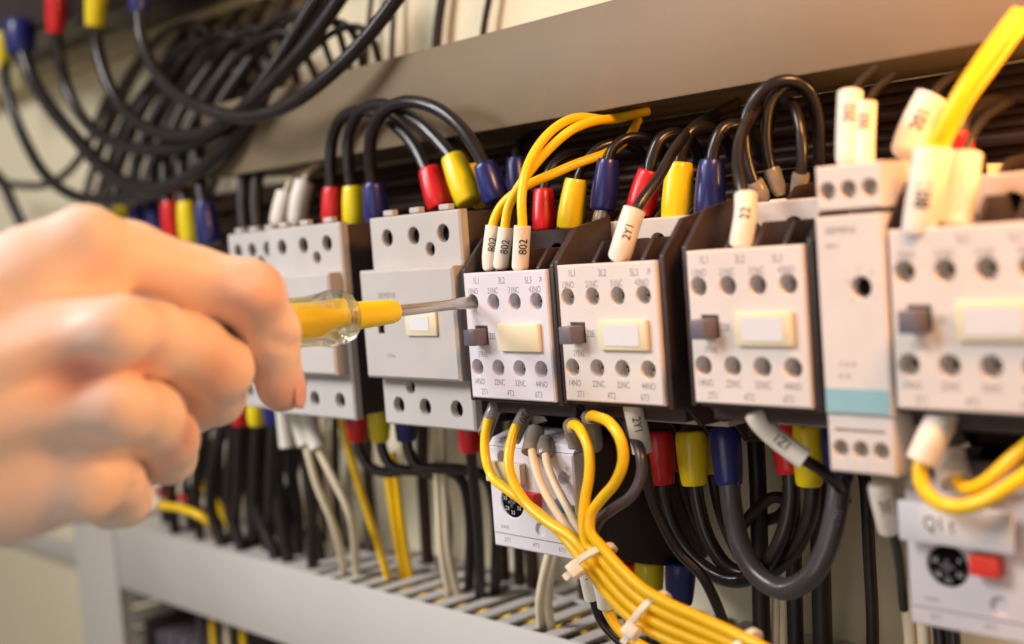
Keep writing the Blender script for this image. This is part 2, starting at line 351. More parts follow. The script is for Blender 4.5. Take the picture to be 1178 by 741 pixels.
# ------------------------------------------------------------------ contactors with a front block
def front_contactor(x0, x1, z0, z1, label, face, base_right, cover='term', paper=False, texts=True, dark_holes=False, tab_z=0.0, arrow=True):
    cx, cz = (x0+x1)/2, (z0+z1)/2; kx = (x1-x0)/45.2; kz = (z1-z0)/48.1
    X = lambda a: cx + a*kx                       # design coordinates: 45.2 x 48.1 mm face
    Z = lambda a: cz + a*kz
    t = thing('contactor', label, 'contactor', (cx, YB, cz), 'contactors with front blocks')
    # front plate
    hx = [-18.2, -6.4, 5.2, 16.6]; r = 3.35; dep = 9 if dark_holes else 4.6
    holes = [(circ(X(a), Z(12.7), r), dep) for a in hx] + [(circ(X(a), Z(-12.2), r), dep) for a in hx]
    sz = tab_z
    holes.append((rect(X(-18), X(-10.6), Z(-3.6+sz), Z(4.0+sz)), 2.2))
    bm = bmesh.new(); holed_plate(bm, rect(x0, x1, z0, z1), holes, 0, 9.6 if dark_holes else 5.4, .5)
    fp = link_bm('front_plate', bm, face, t, 35)
    for a in hx:
        for zz in (12.7, -12.2):
            if dark_holes:
                h = lathe('recess_shade_disc', (X(a)+.9, 5.2, Z(zz)), (X(a)+.9, 5.8, Z(zz)), [(0, 1.7), (1, 1.7)], M['hole'], fp, 18)  # black disc, set to the right, paints the shade inside the hole
            screw(X(a), 7.4 if dark_holes else 3.7, Z(zz), 2.35, fp, random.uniform(0, 1.5))
    if texts:
        top = [('1L1', -15.2, 21.0), ('3L2', -1.0, 20.7), ('5L3', 13.3, 20.4)] + ([('\u2197', 19.6, 20.6)] if arrow else [])
        n1 = [('13NO', -17.6), ('21NC', -6.2), ('31NC', 5.2), ('43NO', 16.4)]; n2 = [('14NO', -17.6), ('22NC', -6.2), ('32NC', 5.2), ('44NO', 16.4)]
        it = [(s, X(a), Z(b), 3.6, .72) for s, a, b in top] + [(s, X(a), Z(17.0), 3.3, .72) for s, a in n1] + [(s, X(a), Z(-17.7), 3.3, .72) for s, a in n2]
        it += [('2T1', X(-15), Z(-21.6), 3.3, .72), ('4T2', X(-.5), Z(-21.6), 3.3, .72), ('6T3', X(14.5), Z(-21.6), 3.3, .72), ('22E', X(-8.3), Z(-.2), 3.4, .72), ('3TE42', X(-14.6), Z(-7.2), 3.0, .7)]
        lettering(it, -.04, M['ink'], fp)
    # indicator tab
    box('indicator_tab', (X(-17.4), X(-11.6), -6.6, 2.0, Z(-3.2+sz), Z(2.9+sz)), M['tab'], t, .35)
    lp = box('label_plate', (X(-3.6), X(18.2), -1.7, -.02, Z(-5.6), Z(4.8)), M['label'], t, .45)
    if paper: box('paper_label', (X(-.6), X(15), -1.95, -1.71, Z(-4.0), Z(3.2)), M['paper'], lp, 0)
    # black block behind the plate: side walls that climb towards the back, partitions between wire entries
    bm = bmesh.new(); zt, zb = z1, z0
    prof = [(6.2, zb-1.2), (6.2, zt-.3), (2.6, zt+.4), (2.6, zt+2.0), (13, zt+13.5), (44, zt+22), (52, zt+22), (52, zb-8), (20, zb-8), (8, zb-1.2)]
    prof = [(5.8, zb-1), (5.8, zt+1.2), (13, zt+13.2), (31, zt+16.5), (31, zb-9), (16, zb-9), (9, zb-1.8)]
    for xx, ww in ((x0-2.6, 2.0), (x1+.6, 2.0)): add_prism(bm, [(1.4, zb-1.4), (1.4, zt+1.4)]+prof[2:], xx, xx+ww, .35)
    for q in (.25, .5, .75):
        xx = x0+(x1-x0)*q; add_prism(bm, [(7, zt-3), (7, zt+.6), (13, zt+7.5), (24, zt+7.5), (29, zt+2), (29, zt-3)], xx-.9, xx+.9, .3)
    add_box(bm, x0-.5, x1+.5, 9.8, 30, zb-7, zt-2.5, .4, 1)
    add_box(bm, x0-.5, x1+.5, 3, 30, zb-1.6, zb-.2, .3, 1)
    link_bm('front_block', bm, M['black'], t, 35)
    # base with pale terminal cover
    b0, b1 = cx-24.2, min(cx+24.2, base_right); bm = bmesh.new()
    hh = [(circ(cx+a, cz+29.2, 4.0), 10) for a in (-20, -1.4, 16.4) if cx+a+4.6 < b1] + [(circ(cx+a, cz-29.5, 3.6), 10) for a in (-17, 0, 17) if cx+a+4.2 < b1]
    holed_plate(bm, rect(b0, b1, cz-36, cz+38.5), hh, 31, 42, .7)
    tc = link_bm('terminal_cover', bm, M[cover], t, 35)
    for l, _ in hh:
        ax = sum(p[0] for p in l)/len(l); az = sum(p[1] for p in l)/len(l); lathe('recess_shade_disc', (ax, 34.4, az), (ax, 35, az), [(0, 3.5), (1, 3.5)], M['hole'], tc, 18)  # black disc paints the shade in each cover hole
    bm = bmesh.new(); add_box(bm, b0+.5, b1-.5, 43, YB-.5, cz-42, cz+34, .8)
    for q in (0, .333, .667, 1):
        xx = b0+1+(b1-b0-3.2)*q; add_prism(bm, [(37, cz+38.7), (43, cz+43), (60, cz+45), (60, cz+34), (43.2, cz+34), (43.2, cz+38.7)], xx, xx+1.6, .3)
        add_prism(bm, [(37, cz-36.2), (43.2, cz-36.2), (43.2, cz-42), (60, cz-42), (60, cz-46), (43, cz-43)], xx, xx+1.6, .3)
    link_bm('housing', bm, M['black'], t, 35)
    return t
front_contactor(-23.6, 21.6, -23.3, 24.8, 'contactor with blank cream label plate and the screwdriver tip in its top left hole', M['face'], 99, cover='black')
front_contactor(27.2, 72.6, -22.2, 26.0, 'contactor right of the screwdriver one, white paper in its label plate, 2Y1 marker sleeve above', M['face_warm'], 99, paper=True)
front_contactor(85.5, 129.0, -20.3, 28.4, 'contactor with dark hollow screw holes, directly left of the slim timer relay', M['face_warm'], 131, paper=True, dark_holes=True, arrow=False)
front_contactor(156.6, 201.8, -18.7, 31.0, 'contactor right of the slim timer relay, cut by the right edge of the picture', M['face_warm'], 300, paper=True, arrow=False)

# ------------------------------------------------------------------ plain grey power contactors
def grey_contactor(x0, x1, tx0, tx1, label, oy=0.0, step=7.0, letter=True):
    cx = (x0+x1)/2; t = thing('power_contactor', label, 'contactor', (cx, YB, 6), 'grey power contactors'); w = tx1-tx0; yt = oy+step
    hx = [tx0+w*.20, tx0+w*.50, tx0+w*.82]; holes = [(circ(a, 41, 3.9), 3.8) for a in hx] + [(circ(tx0+w*.67, 35, 3.1), 3.8)]
    hx2 = [tx0+w*.18, tx0+w*.48, tx0+w*.82]; holes += [(circ(a, -30, 3.8), 3.8) for a in hx2] + [(circ(tx0+w*.33, -22, 3.1), 3.8)]
    bm = bmesh.new(); holed_plate(bm, rect(tx0, tx1, -38.5, 50), holes, yt, yt+4.2, .8)
    for a in hx: add_box(bm, a-2.5, a+4, yt+.6, yt+4, 50.2, 52.6, .4, 1)
    tc = link_bm('terminal_cover', bm, M['body'], t, 35)
    for l, _ in holes:
        ax = sum(p[0] for p in l)/len(l); az = sum(p[1] for p in l)/len(l); r = (l[0][0]-ax)*.88; lathe('recess_shade_disc', (ax, yt+3.0, az), (ax, yt+3.6, az), [(0, r), (1, r)], M['hole'], tc, 18)  # near-black disc closes the hole and paints its inner shade
    bm = bmesh.new(); sx = x0+(x1-x0)*.17
    holed_plate(bm, rect(x0, x1, -17.5, 28), [(rect(sx, sx+4.5, 1.2, 6.2), 2)], oy, yt-.2, 1.0)
    fc = link_bm('front_cover', bm, M['body'], t, 35)
    box('indicator_tab', (sx+.5, sx+4, oy+.4, oy+1.8, 1.8, 5.4), M['hole'], t, .2)
    lp = box('label_plate', (x0+(x1-x0)*.50, x0+(x1-x0)*.82, oy-1.2, oy-.02, .6, 10.6), M['label'], t, .4)
    box('paper_label', (x0+(x1-x0)*.55, x0+(x1-x0)*.75, oy-1.45, oy-1.21, 2.8, 8.6), M['paper'], lp, 0)
    if letter: lettering([('SIEMENS', x0+(x1-x0)*.30, 17.2, 3.4, .95), ('3TF46', x0+(x1-x0)*.30, -8.0, 2.4, .9)], oy-.04, M['ink'], fc)
    bm = bmesh.new(); add_box(bm, tx0+.4, tx1-.4, yt+4.3, YB-.5, -37, 49, .8); add_box(bm, tx0-.2, tx1+.2, yt+12, yt+60, -30, 42, .8)
    link_bm('housing', bm, M['black'], t, 35)
    return t
grey_contactor(-91, -30, -90.2, -31.2, 'plain grey contactor behind the screwdriver shaft, three round holes along its top')
grey_contactor(-170, -114, -171.6, -112, 'blurred grey contactor right beside the index fingertip')
grey_contactor(-218, -180, -222, -177, 'out of focus grey contactor half hidden behind the index finger', oy=8, letter=False)

# ------------------------------------------------------------------ slim timer relay
t = thing('timer_relay', 'slim pale timer relay with one round dial hole and a teal band', 'timer relay', (145, YB, 6))
bm = bmesh.new(); holed_plate(bm, rect(134.6, 155.6, 37.6, 50.4), [(circ(138.4+a*6.7, 43.2, 2.8, 22), 3.4) for a in range(3)], 0, 16, .6)
tb = link_bm('terminal_block', bm, M['face_warm'], t, 35)
for a in range(3): screw(138.4+a*6.7, 2.6, 43.2, 1.9, tb)
bm = bmesh.new(); holed_plate(bm, rect(134.2, 155.6, -21.2, 36.0), [(circ(148.0, 15.4, 3.4), 5)], -.8, 18, .5)
fp = link_bm('front_plate', bm, M['face_warm'], t, 35)
lathe('dial_knob', (148.0, 2.2, 15.4), (148.0, 4.0, 15.4), [(0, 1.8), (.2, 2.6), (1, 2.7)], M['hole'], fp, 20)
lettering([('SIEMENS', 142.4, 31.8, 3.0, .9), ('3RP15', 139.4, 27.4, 1.8, .9), ('0', 143.8, 17.2, 1.7), ('5', 147.6, 20.6, 1.7), ('10', 151.6, 19.6, 1.7), ('s', 152.4, 12.6, 1.7), ('1', 144.6, 11.6, 1.7), ('15 16 18', 142.2, -6.6, 2.0), ('A1 A2', 141.2, -10, 2.0)], -.85, M['ink'], fp)
box('colour_band', (134.6, 155.2, -1.0, -.82, -20.6, -13.6), M['teal'], t, 0)
bm = bmesh.new(); holed_plate(bm, rect(134.0, 155.2, -38.4, -21.6), [(circ(138.0+a*6.5, -31.4, 2.7, 22), 3.4) for a in range(3)] + [(rect(136, 153, -26.4, -25.4), 2)], 0, 16, .6)
tb = link_bm('terminal_block', bm, M['face_warm'], t, 35)
for a in range(3): screw(138.0+a*6.5, 2.6, -31.4, 1.9, tb)
box('housing', (134.8, 155.0, 16.3, YB-.5, -36, 49), M['term'], t, .8)

# ------------------------------------------------------------------ overload relays
def overload(cx, dz, label, cover=None, left_only=False):
    t = thing('overload_relay', label, 'overload relay', (cx, 60, dz-62), 'overload relays under the contactors'); Y0 = 9.0
    x0, x1 = cx-23.3, cx+23.5; z = lambda a: a+dz
    bm = bmesh.new(); dx, dzz = x0+12.2, z(-65.5)
    holed_plate(bm, rect(x0, x1, z(-84), z(-44)), [(circ(x0+8.2, z(-44.8-3.2), 2.7, 22), 3), (circ(x1-5.4, z(-53.5), 2.9, 22), 4), (circ(x0+27, z(-74.5), 2.9, 22), 1.2), (circ(dx, dzz, 6.6, 36), 1.0)], Y0, Y0+8, .6)
    fp = link_bm('front_plate', bm, M['face'], t, 35)
    bm = bmesh.new(); add_prism(bm, [(Y0+8.2, z(-84)), (Y0+8.2, z(-44.5)), (Y0+14, z(-40)), (84, z(-38)), (84, z(-100)), (66, z(-100)), (43, z(-93))], x0-.4, x1+.3, .5)
    link_bm('housing', bm, M['black'], t, 35)
    bm = bmesh.new(); add_prism(bm, [(Y0+.4, z(-43.8)), (Y0+3, z(-41)), (Y0+17, z(-38)), (Y0+17, z(-43.8))], x0, x1, .4); link_bm('terminal_shelf', bm, M['face'], t, 35)
    d = lathe('setting_dial', (dx, Y0+.1, dzz), (dx, Y0+.9, dzz), [(0, 5.6), (.4, 6.0), (1, 6.0)], M['hole'], t, 30)
    lettering([(s, dx+4.1*math.sin(math.radians(a)), dzz+4.1*math.cos(math.radians(a)), 2.2) for s, a in (('2.5', -70), ('2.8', -130), ('3.2', 180), ('3.6', 120), ('4', 60))], Y0+.06, M['paper'], d)
    bm = bmesh.new()
    for rot in (0, 1):
        a, b = (1.0, 4.0) if rot else (4.0, 1.0); add_box(bm, dx-a/2, dx+a/2, Y0-.5, Y0+.05, dzz-b/2, dzz+b/2, .1, 1)
    link_bm('dial_cross', bm, M['tab'], d)
    box('stop_button', (x0+20.5, x0+29, Y0-4.2, Y0-.02, z(-65.8), z(-60)), M['redbtn'], t, .6)
    lathe('reset_button', (x1-6.4, Y0-2.6, z(-63.4)), (x1-6.4, Y0-.02, z(-63.4)), [(0, 2.6), (.15, 3.0), (1, 3.1)], M['bluebtn'], t, 24)
    box('trip_flag', (x1-2.6, x1-.8, Y0-.5, Y0-.02, z(-66.4), z(-63)), M['green'], t, .15)
    cb = box('label_cover', (x0+1.5, x0+21.5, Y0-3.4, Y0-.02, z(-57.4), z(-49.2)), M['label'], t, .5)
    lettering([('97', x1-3.2, z(-49.8), 2.2), ('98', x1-2.6, z(-52.6), 2.2), ('95 96', x0+13, z(-46.6), 2.2), ('2/T1', x0+8, z(-80.9), 2.4), ('4/T2', x0+24, z(-80.9), 2.4), ('6/T3', x0+38, z(-80.9), 2.4), ('RESET', x1-7.4, z(-70), 1.8), ('3UA50', x0+7, z(-75.8), 2.0)], Y0-.04, M['ink'], fp)
    bm = bmesh.new(); add_box(bm, x0+1, x1-1, Y0-.12, Y0-.02, z(-78.6), z(-78.3), 0); link_bm('printed_line', bm, M['ink'], fp)
    if cover:
        box('clear_label_window', (x0+.5, x0+34, Y0-5.2, Y0-3.5, z(-58.2), z(-46.6)), M['paper'], cb, .6)
        lettering([(cover, x0+13, z(-52.4), 6.0)], Y0-5.26, M['inkdark'], cb)
    return t
overload(-4.0, 0, 'overload relay with black dial and red button behind the yellow wires')
overload(175.6, 0.8, 'overload relay with a wide cream label strip at the right picture edge', cover='Q1 t')
# dark devices of the row above, whose undersides show at the top left
for x0, x1, zb, lab in ((-640, -448, 204, 'black device underside at the top left corner with hanging cables'), (-440, -300, 196, 'black device underside above the yellow and navy hanging sleeves')):
    t = thing('overload_relay', lab, 'overload relay', ((x0+x1)/2, 60, zb), None)
    box('housing', (x0, x1, 44, 100, zb, zb+70), M['black'], t, 1.0); box('front_plate', (x0, x1, 38, 43.7, zb+2, zb+66), M['black'], t, .8)

# ------------------------------------------------------------------ cables of the upper row (top left loops)
def power(name_label, bootcol, b0, b1, br, path, d, material='cable', group='black power cables with coloured end sleeves', extra=None):
    """b0 terminal end and b1 cable end of the coloured sleeve, as (u,v,Y); path starts inside the sleeve"""
    t = cable('power_cable', name_label, 'cable', path, d, M[material], group, multi=True)
    boot(P(b0[0], b0[1], Y=b0[2]), P(b1[0], b1[1], Y=b1[2]), br, M[bootcol], t)
    if extra: boot(P(extra[0][0], extra[0][1], Y=extra[0][2]), P(extra[1][0], extra[1][1], Y=extra[1][2]), extra[2], M[extra[3]], t)
    return t
Y = 24
power('thick black cable hanging from a navy sleeve at the top, the rightmost big loop', 'blue', (160,-22,30), (160,16,28), 6.0, [(160,5,28),(163,45,26),(178,80,24),(205,110,22),(245,128,22),(285,135,24),(330,122,26),(375,90,28),(420,45,32),(462,-10,36),(505,-80,40)], 7.0)
power('black cable looping down from the yellow sleeve at the top of the picture', 'yellow', (112,-20,30), (109,31,28), 6.6, [(109,20,28),(112,52,28),(122,90,28),(140,122,29),(168,147,30),(205,156,31),(243,150,32),(282,124,34),(324,84,38),(368,32,42),(412,-34,46)], 7.4)
power('black cable looping down from the red sleeve at the top left', 'red', (65,-15,30), (64,39,28), 6.6, [(64,28,28),(68,62,30),(78,104,32),(100,142,34),(135,165,36),(180,173,37),(226,164,38),(265,140,38),(297,104,42),(330,54,48),(366,-4,54),(395,-50,60)], 7.6)
power('thick black cable looping down from a wide navy sleeve near the left edge', 'blue', (22,24,34), (24,64,32), 10.5, [(24,50,32),(36,88,33),(58,124,34),(85,156,35),(115,190,36),(145,212,37),(180,218,38),(216,206,38),(250,180,39),(280,146,42),(312,100,48),(340,60,58),(372,10,66),(404,-40,72)], 9.4)
power('black cable looping down from the yellow sleeve cut by the left edge', 'yellow', (1,38,34), (3,82,32), 6.6, [(3,70,32),(11,115,32),(28,160,33),(50,198,34),(78,222,36),(112,230,38),(150,228,40),(188,220,40),(226,200,42),(262,168,46),(296,126,52)], 7.6)
cable('loose_cable', 'black cable dropping behind the hand at the far left edge', 'cable', [(-20,190,40),(2,208,40),(15,236,40),(28,266,42),(44,310,46)], 8.0, M['cable_dull'], 'loose black cables at upper left')
cable('loose_cable', 'black cable sagging sideways just above the knuckles at the left', 'cable', [(-20,205,70),(20,213,72),(55,212,74),(80,196,78),(98,172,84),(112,140,92),(125,110,98)], 6.0, M['cable_dull'], 'loose black cables at upper left')
for i in range(10):
    a = random.uniform(-8, 8); k = i*19.5; b = random.uniform(-18, 18)
    pth = [(92+k*.8+a, 250, 92), (108+k*.85, 188, 88), (132+k*.95+a, 128+b-i*2, 80), (164+k*1.05, 78+b-i*2.6, 74), (198+k*1.1+a, 48+b-i*3.2, 72), (230+k*1.1, 44+b-i*2.4, 76), (256+k*1.03, 74+b*.5-i, 84), (272+k*1.0+a, 122, 92), (280+k*.97, 172, 98)]
    cable('looping_cable', 'black cable arching across the cream panel in a bundle of loops', 'cable', pth, random.uniform(4.2, 5.8) if i < 6 else random.uniform(3.4, 4.6), M['cable_dull'], 'looping black cables on the cream panel', per=7, seg=10)
for i in range(6):
    k = i*24; a = random.uniform(-6, 6)
    cable('rising_cable', 'dark cable slanting up behind the loops beside the end of the beige duct', 'cable', [(90+k+a, 262, 104), (104+k, 205, 102), (128+k*1.02+a, 140, 100), (156+k*1.05, 84, 98), (196+k*1.05, 20, 98), (230+k*1.05+a, -50, 98)], random.uniform(4.5, 7.5), M['cable_brown'], 'dark cables slanting behind the loops', per=7, seg=10)
for i, (u, d) in enumerate(((452, 3.0), (424, 2.8), (504, 5.0), (557, 3.4))):
    cable('riser_cable', ('thin black upright cable on the cream panel, closest to the big loop', 'thin black upright cable crossing the big loop on the cream panel', 'thickest upright black cable above the beige duct', 'slanting dark cable rising from the beige duct, furthest right')[i], 'cable', [(u+6+i*3, -90, 106), (u+3+i*2, -20, 106), (u, 30, 105), (u-2-i, 90, 104), (u-3, 130, 103)], d, M['cable_dull'], 'upright cables above the beige duct')

# horizontal run of dark cables, added to darken the background under the beige duct
for i in range(11):
    z = 80-i*4.4; yb = 104-(i % 3)*5
    cable('backdrop_cable', 'dark brown cable added to darken the background behind the upper terminals', 'cable', [(-440, yb, z-1.5), (-300, yb+random.uniform(-2,2), z+random.uniform(-1.5,1.5)), (-150, yb, z), (0, yb+random.uniform(-2,2), z+random.uniform(-1.5,1.5)), (150, yb, z), (400, yb, z+1)], 5.6, M['cable_brown'], 'added dark cables in the horizontal run', raw=True, per=8, seg=10)

# ------------------------------------------------------------------ arcs between the two grey contactors
power('black arc with navy sleeves, outermost of three between the grey contactors', 'blue', (434,258,33), (430,210,32), 5.8, [(430,222,32),(426,190,30),(427,158,28),(440,130,27),(468,117,26),(503,125,27),(533,150,29),(556,186,31),(562,200,31)], 5.8, extra=((572,232,33),(557,188,31),5.6,'blue'))
power('black arc with yellow sleeves, middle of three between the grey contactors', 'yellow', (409,262,36), (406,214,36), 5.8, [(406,226,36),(401,190,36),(401,158,36),(413,130,35),(440,120,34),(478,138,33),(504,162,33),(522,184,33),(528,196,33)], 5.8, extra=((541,234,33),(520,180,33),6.0,'yellow'))
power('black arc with red sleeves, innermost of three between the grey contactors', 'red', (384,262,38), (383,215,38), 5.8, [(383,228,38),(380,190,38),(383,158,38),(394,135,37),(420,127,36),(455,144,35),(478,170,34),(492,198,33),(498,210,33)], 5.8, extra=((508,240,33),(494,194,33),6.0,'red'))
power('black cable with a yellow sleeve half hidden behind the navy one at the grey contactor', 'yellow', (556,236,44), (543,192,46), 4.6, [(545,200,46),(534,176,50),(514,164,60),(500,160,75)], 4.6)
power('black cable with a navy sleeve hidden in shade left of the yellow wires', 'blue', (598,238,52), (594,182,54), 5.2, [(594,192,54),(596,170,60),(610,158,72),(640,150,86)], 4.8)
for u, c, l in ((196,'red','red'), (215,'yellow','yellow'), (236,'blue','navy')):
    power(f'blurred black cable with {l} sleeve above the index finger', c, (u+5,282,40), (u-1,232,40), 6.4, [(u,245,40),(u-6,208,42),(u-3,168,48),(u+16,122,60),(u+46,78,74),(u+80,30,84)], 7.4, 'cable_dull')
for u, c, l in ((138,'yellow','yellow'), (158,'blue','navy'), (178,'blue','darker navy')):
    power(f'very blurred black cable with {l} sleeve behind the index knuckle', c, (u+6,288,55), (u,238,55), 7.2, [(u,248,55),(u-5,216,58),(u,180,64),(u+18,136,74),(u+44,92,84),(u+74,40,90)], 7.4, 'cable_dull')
for u, l in ((296, 'blurred thick black cable standing above the half hidden grey contactor'), (281, 'blurred black cable bending left above the half hidden grey contactor')):
    cable('bent_cable', l, 'cable', [(u,262,50),(u-2,225,52),(u+4,195,56),(u+30,178,66),(u+70,172,84)], 7.0, M['cable_dull'])
for u, v, l in ((324,240,'blurred pale marker sleeve leaning left above the blurred grey contactor'), (345,228,'blurred pale marker sleeve behind another above the grey contactor')):
    t = cable('marked_wire', l, 'wire', [(u-4,262,50),(u,v,52),(u+12,v-34,58),(u+40,v-48,72)], 3.2, M['wwire'], multi=True); marker(px([(u-4,262,50),(u,v,52),(u+5,v-18,55)]), 5.2, t)

# ------------------------------------------------------------------ terminals above the front contactors
power('thin black cable bending over a red sleeve behind the yellow wires', 'red', (626,266,40), (625,218,42), 4.6, [(625,228,42),(630,200,44),(645,182,50),(668,176,60),(700,182,76)], 4.0)
power('thin black cable bending over the slanted yellow sleeve above the screwdriver contactor', 'yellow', (655,264,38), (663,206,40), 5.2, [(662,216,40),(668,196,42),(686,172,47),(712,164,55),(738,176,66),(752,200,80)], 3.6)
t = power('thin black cable with a navy sleeve on a bare metal lug', 'blue', (693,242,40), (700,183,42), 5.0, [(699,195,42),(704,172,44),(724,158,50),(752,162,60),(770,184,76)], 3.8)
lathe('metal_lug', P(689,262,Y=40), P(694,238,Y=40), [(0, 3.0), (.1, 3.4), (.6, 3.2), (1, 2.6)], M['screw'], t)
power('black cable bending over a red sleeve behind the slanted white marker', 'red', (735,246,42), (748,196,44), 5.4, [(746,206,44),(750,182,45),(760,160,48),(777,153,54),(796,164,64),(806,190,80)], 4.6)
power('black cable bending over the tall yellow sleeve in the middle of the row', 'yellow', (778,254,40), (782,187,42), 5.6, [(781,200,42),(785,172,43),(794,152,46),(810,146,52),(830,156,62),(842,180,78)], 4.6)
power('black cable bending over the violet blue sleeve in the middle of the row', 'blue', (815,252,40), (819,184,42), 5.4, [(818,196,42),(822,168,43),(832,148,46),(850,143,52),(868,154,62),(876,182,78)], 4.6)
# marker sleeves with wires above the second and third contactor
t = cable('marked_wire', 'black wire rising from the slanted white 2Y1 marker sleeve', 'wire', [(722,262,10),(735,236,14),(758,204,24),(776,172,36),(796,148,48),(822,132,62),(848,118,78)], 4.0, M['cable'], multi=True)
marker(px([(711,300,8),(716,284,8),(724,258,11),(730,241,13)]), 4.0, t, '2Y1', size=4.3, turn=.1, s=.55)
t = cable('marked_wire', 'black wire rising from the upright white marker sleeve left of the slim timer', 'wire', [(858,236,11),(852,208,14),(849,178,20),(856,148,30),(874,122,46),(900,100,66)], 4.0, M['cable'], multi=True)
marker(px([(852,285,8),(854,270,8),(858,245,10),(858,224,12)]), 3.7, t, '22', size=4.8, s=.62)
# glossy black loops with clear ends above the third contactor
for i, pth in enumerate(([(880,232,44),(866,206,40),(857,168,38),(860,130,38),(877,104,40),(902,92,44),(928,99,50),(941,130,56),(943,178,60),(942,215,62)],
                        [(898,226,48),(886,190,46),(881,150,44),(888,114,45),(908,98,50),(930,108,58),(940,144,66),(942,190,74)],
                        [(917,232,50),(922,195,48),(921,150,48),(910,118,52),(892,122,60),(884,150,70)])):
    t = cable('looped_cable', ('outermost glossy black loop above the contactor beside the slim timer', 'middle glossy black loop above the contactor beside the slim timer', 'innermost short black loop above the contactor beside the slim timer')[i], 'cable', pth, 3.9, M['cable'], 'looped cables beside the slim timer', multi=True)
    a = px(pth[:2]); lathe('clear_end_tube', a[0], a[0]+(a[1]-a[0])*.9, [(0, 1.8), (.3, 2.9), (.9, 3.0), (1, 2.7)], M['csleeve'], t)
t = thing('terminal_clamp', 'small brass terminal clamp under the black loops', 'terminal clamp', P(903,236,Y=44)); c = P(903,236,Y=44)
box('clamp_body', (c[0]-5, c[0]+5, 42, 50, c[2]-2.6, c[2]+2.2), M['label'], t, .5); lathe('clamp_screw', (c[0], 40.2, c[2]), (c[0], 41.9, c[2]), [(0, 1.7), (1, 1.8)], M['screw'], t)

# ------------------------------------------------------------------ yellow wires into the screwdriver contactor
t = cable('marked_wire', 'yellow wire from the left 802 sleeve bending right below the other two', 'wire', [(565,280,9),(567,258,10),(578,235,13),(605,214,18),(634,201,25),(662,189,34),(698,176,46),(722,160,60),(734,138,74)], 3.6, M['ywire'], 'yellow wires with 802 sleeves', multi=True)
marker(px([(564,312,8),(563,296,8),(565,276,9),(567,260,10)]), 2.9, t, '802', size=4.4, turn=.25, s=.56)
t = cable('marked_wire', 'yellow wire from the middle 802 sleeve, lower of the two tall arcs', 'wire', [(580,280,8),(581,260,9),(586,235,11),(605,203,15),(630,173,22),(657,150,30),(682,140,40),(708,136,52),(745,128,68)], 3.6, M['ywire'], 'yellow wires with 802 sleeves', multi=True)
marker(px([(576,310,8),(577,296,8),(580,278,8.5),(582,262,9)]), 3.0, t, '802', size=4.4, turn=.25, s=.56)
t = cable('marked_wire', 'yellow wire from the right 802 sleeve, uppermost of the tall arcs', 'wire', [(600,280,7),(601,258,7),(600,232,8),(603,205,11),(612,180,16),(628,157,22),(648,141,30),(668,135,38),(700,138,50),(735,130,66)], 3.6, M['ywire'], 'yellow wires with 802 sleeves', multi=True)
marker(px([(598,312,7),(599,296,7),(600,278,7),(601,260,7)]), 3.2, t, '802', size=4.6, turn=.25, s=.56)

# ------------------------------------------------------------------ right side: timer and edge wires
t = cable('marked_wire', 'thin wire rising from the taller white sleeve on the slim timer', 'wire', [(977,182,9),(978,120,14),(985,100,24),(1008,78,44)], 2.2, M['cable_dull'], multi=True); marker(px([(976,192,8),(976,160,10),(977,130,12),(978,107,14)]), 3.7, t, '202', size=4.6, s=.6)
t = cable('marked_wire', 'thin wire rising from the shorter white sleeve on the slim timer', 'wire', [(994,182,10),(996,130,14),(1004,108,24),(1028,86,44)], 2.2, M['cable_dull'], multi=True); marker(px([(994,192,9),(994,165,11),(995,140,13),(996,118,14)]), 3.1, t, '202', size=4.2, s=.6)
t = cable('marked_wire', 'dark wire behind the leaning white sleeve at the upper right', 'wire', [(1046,172,30),(1062,128,32),(1080,100,40),(1110,78,60)], 2.6, M['cable_dull'], multi=True); marker(px([(1042,182,28),(1050,155,30),(1062,130,32),(1072,112,34)]), 5.0, t, '201', size=5.4, s=.55)
t = cable('marked_wire', 'near yellow wire leaving the big white sleeve at the right edge', 'wire', [(1062,250,4),(1070,178,6),(1084,148,6),(1104,110,8),(1130,70,12),(1172,14,20)], 4.2, M['ywire'], 'yellow wires at the right edge', multi=True)
marker(px([(1056,272,3),(1058,255,3),(1064,215,4),(1070,172,6)]), 4.6, t, '801', size=6, s=.58)
t = cable('marked_wire', 'far yellow wire beside the big white sleeve at the right edge', 'wire', [(1072,250,10),(1080,178,12),(1092,150,14),(1112,114,17),(1138,78,22),(1184,14,30)], 4.2, M['ywire'], 'yellow wires at the right edge', multi=True)
marker(px([(1068,270,9),(1070,250,9),(1074,215,10),(1080,172,12)]), 4.2, t)
power('black cable with a red sleeve at the right edge behind a white marker', 'red', (1097,212,36), (1104,152,38), 5.0, [(1103,165,38),(1110,135,42),(1130,120,52),(1160,116,70)], 4.4)
t = cable('marked_wire', 'wire with a white sleeve in front of the red one at the right edge', 'wire', [(1104,240,14),(1112,170,18),(1128,140,26),(1158,118,44)], 2.4, M['cable_dull'], multi=True); marker(px([(1100,268,10),(1102,250,12),(1108,215,14),(1112,178,17)]), 4.2, t)

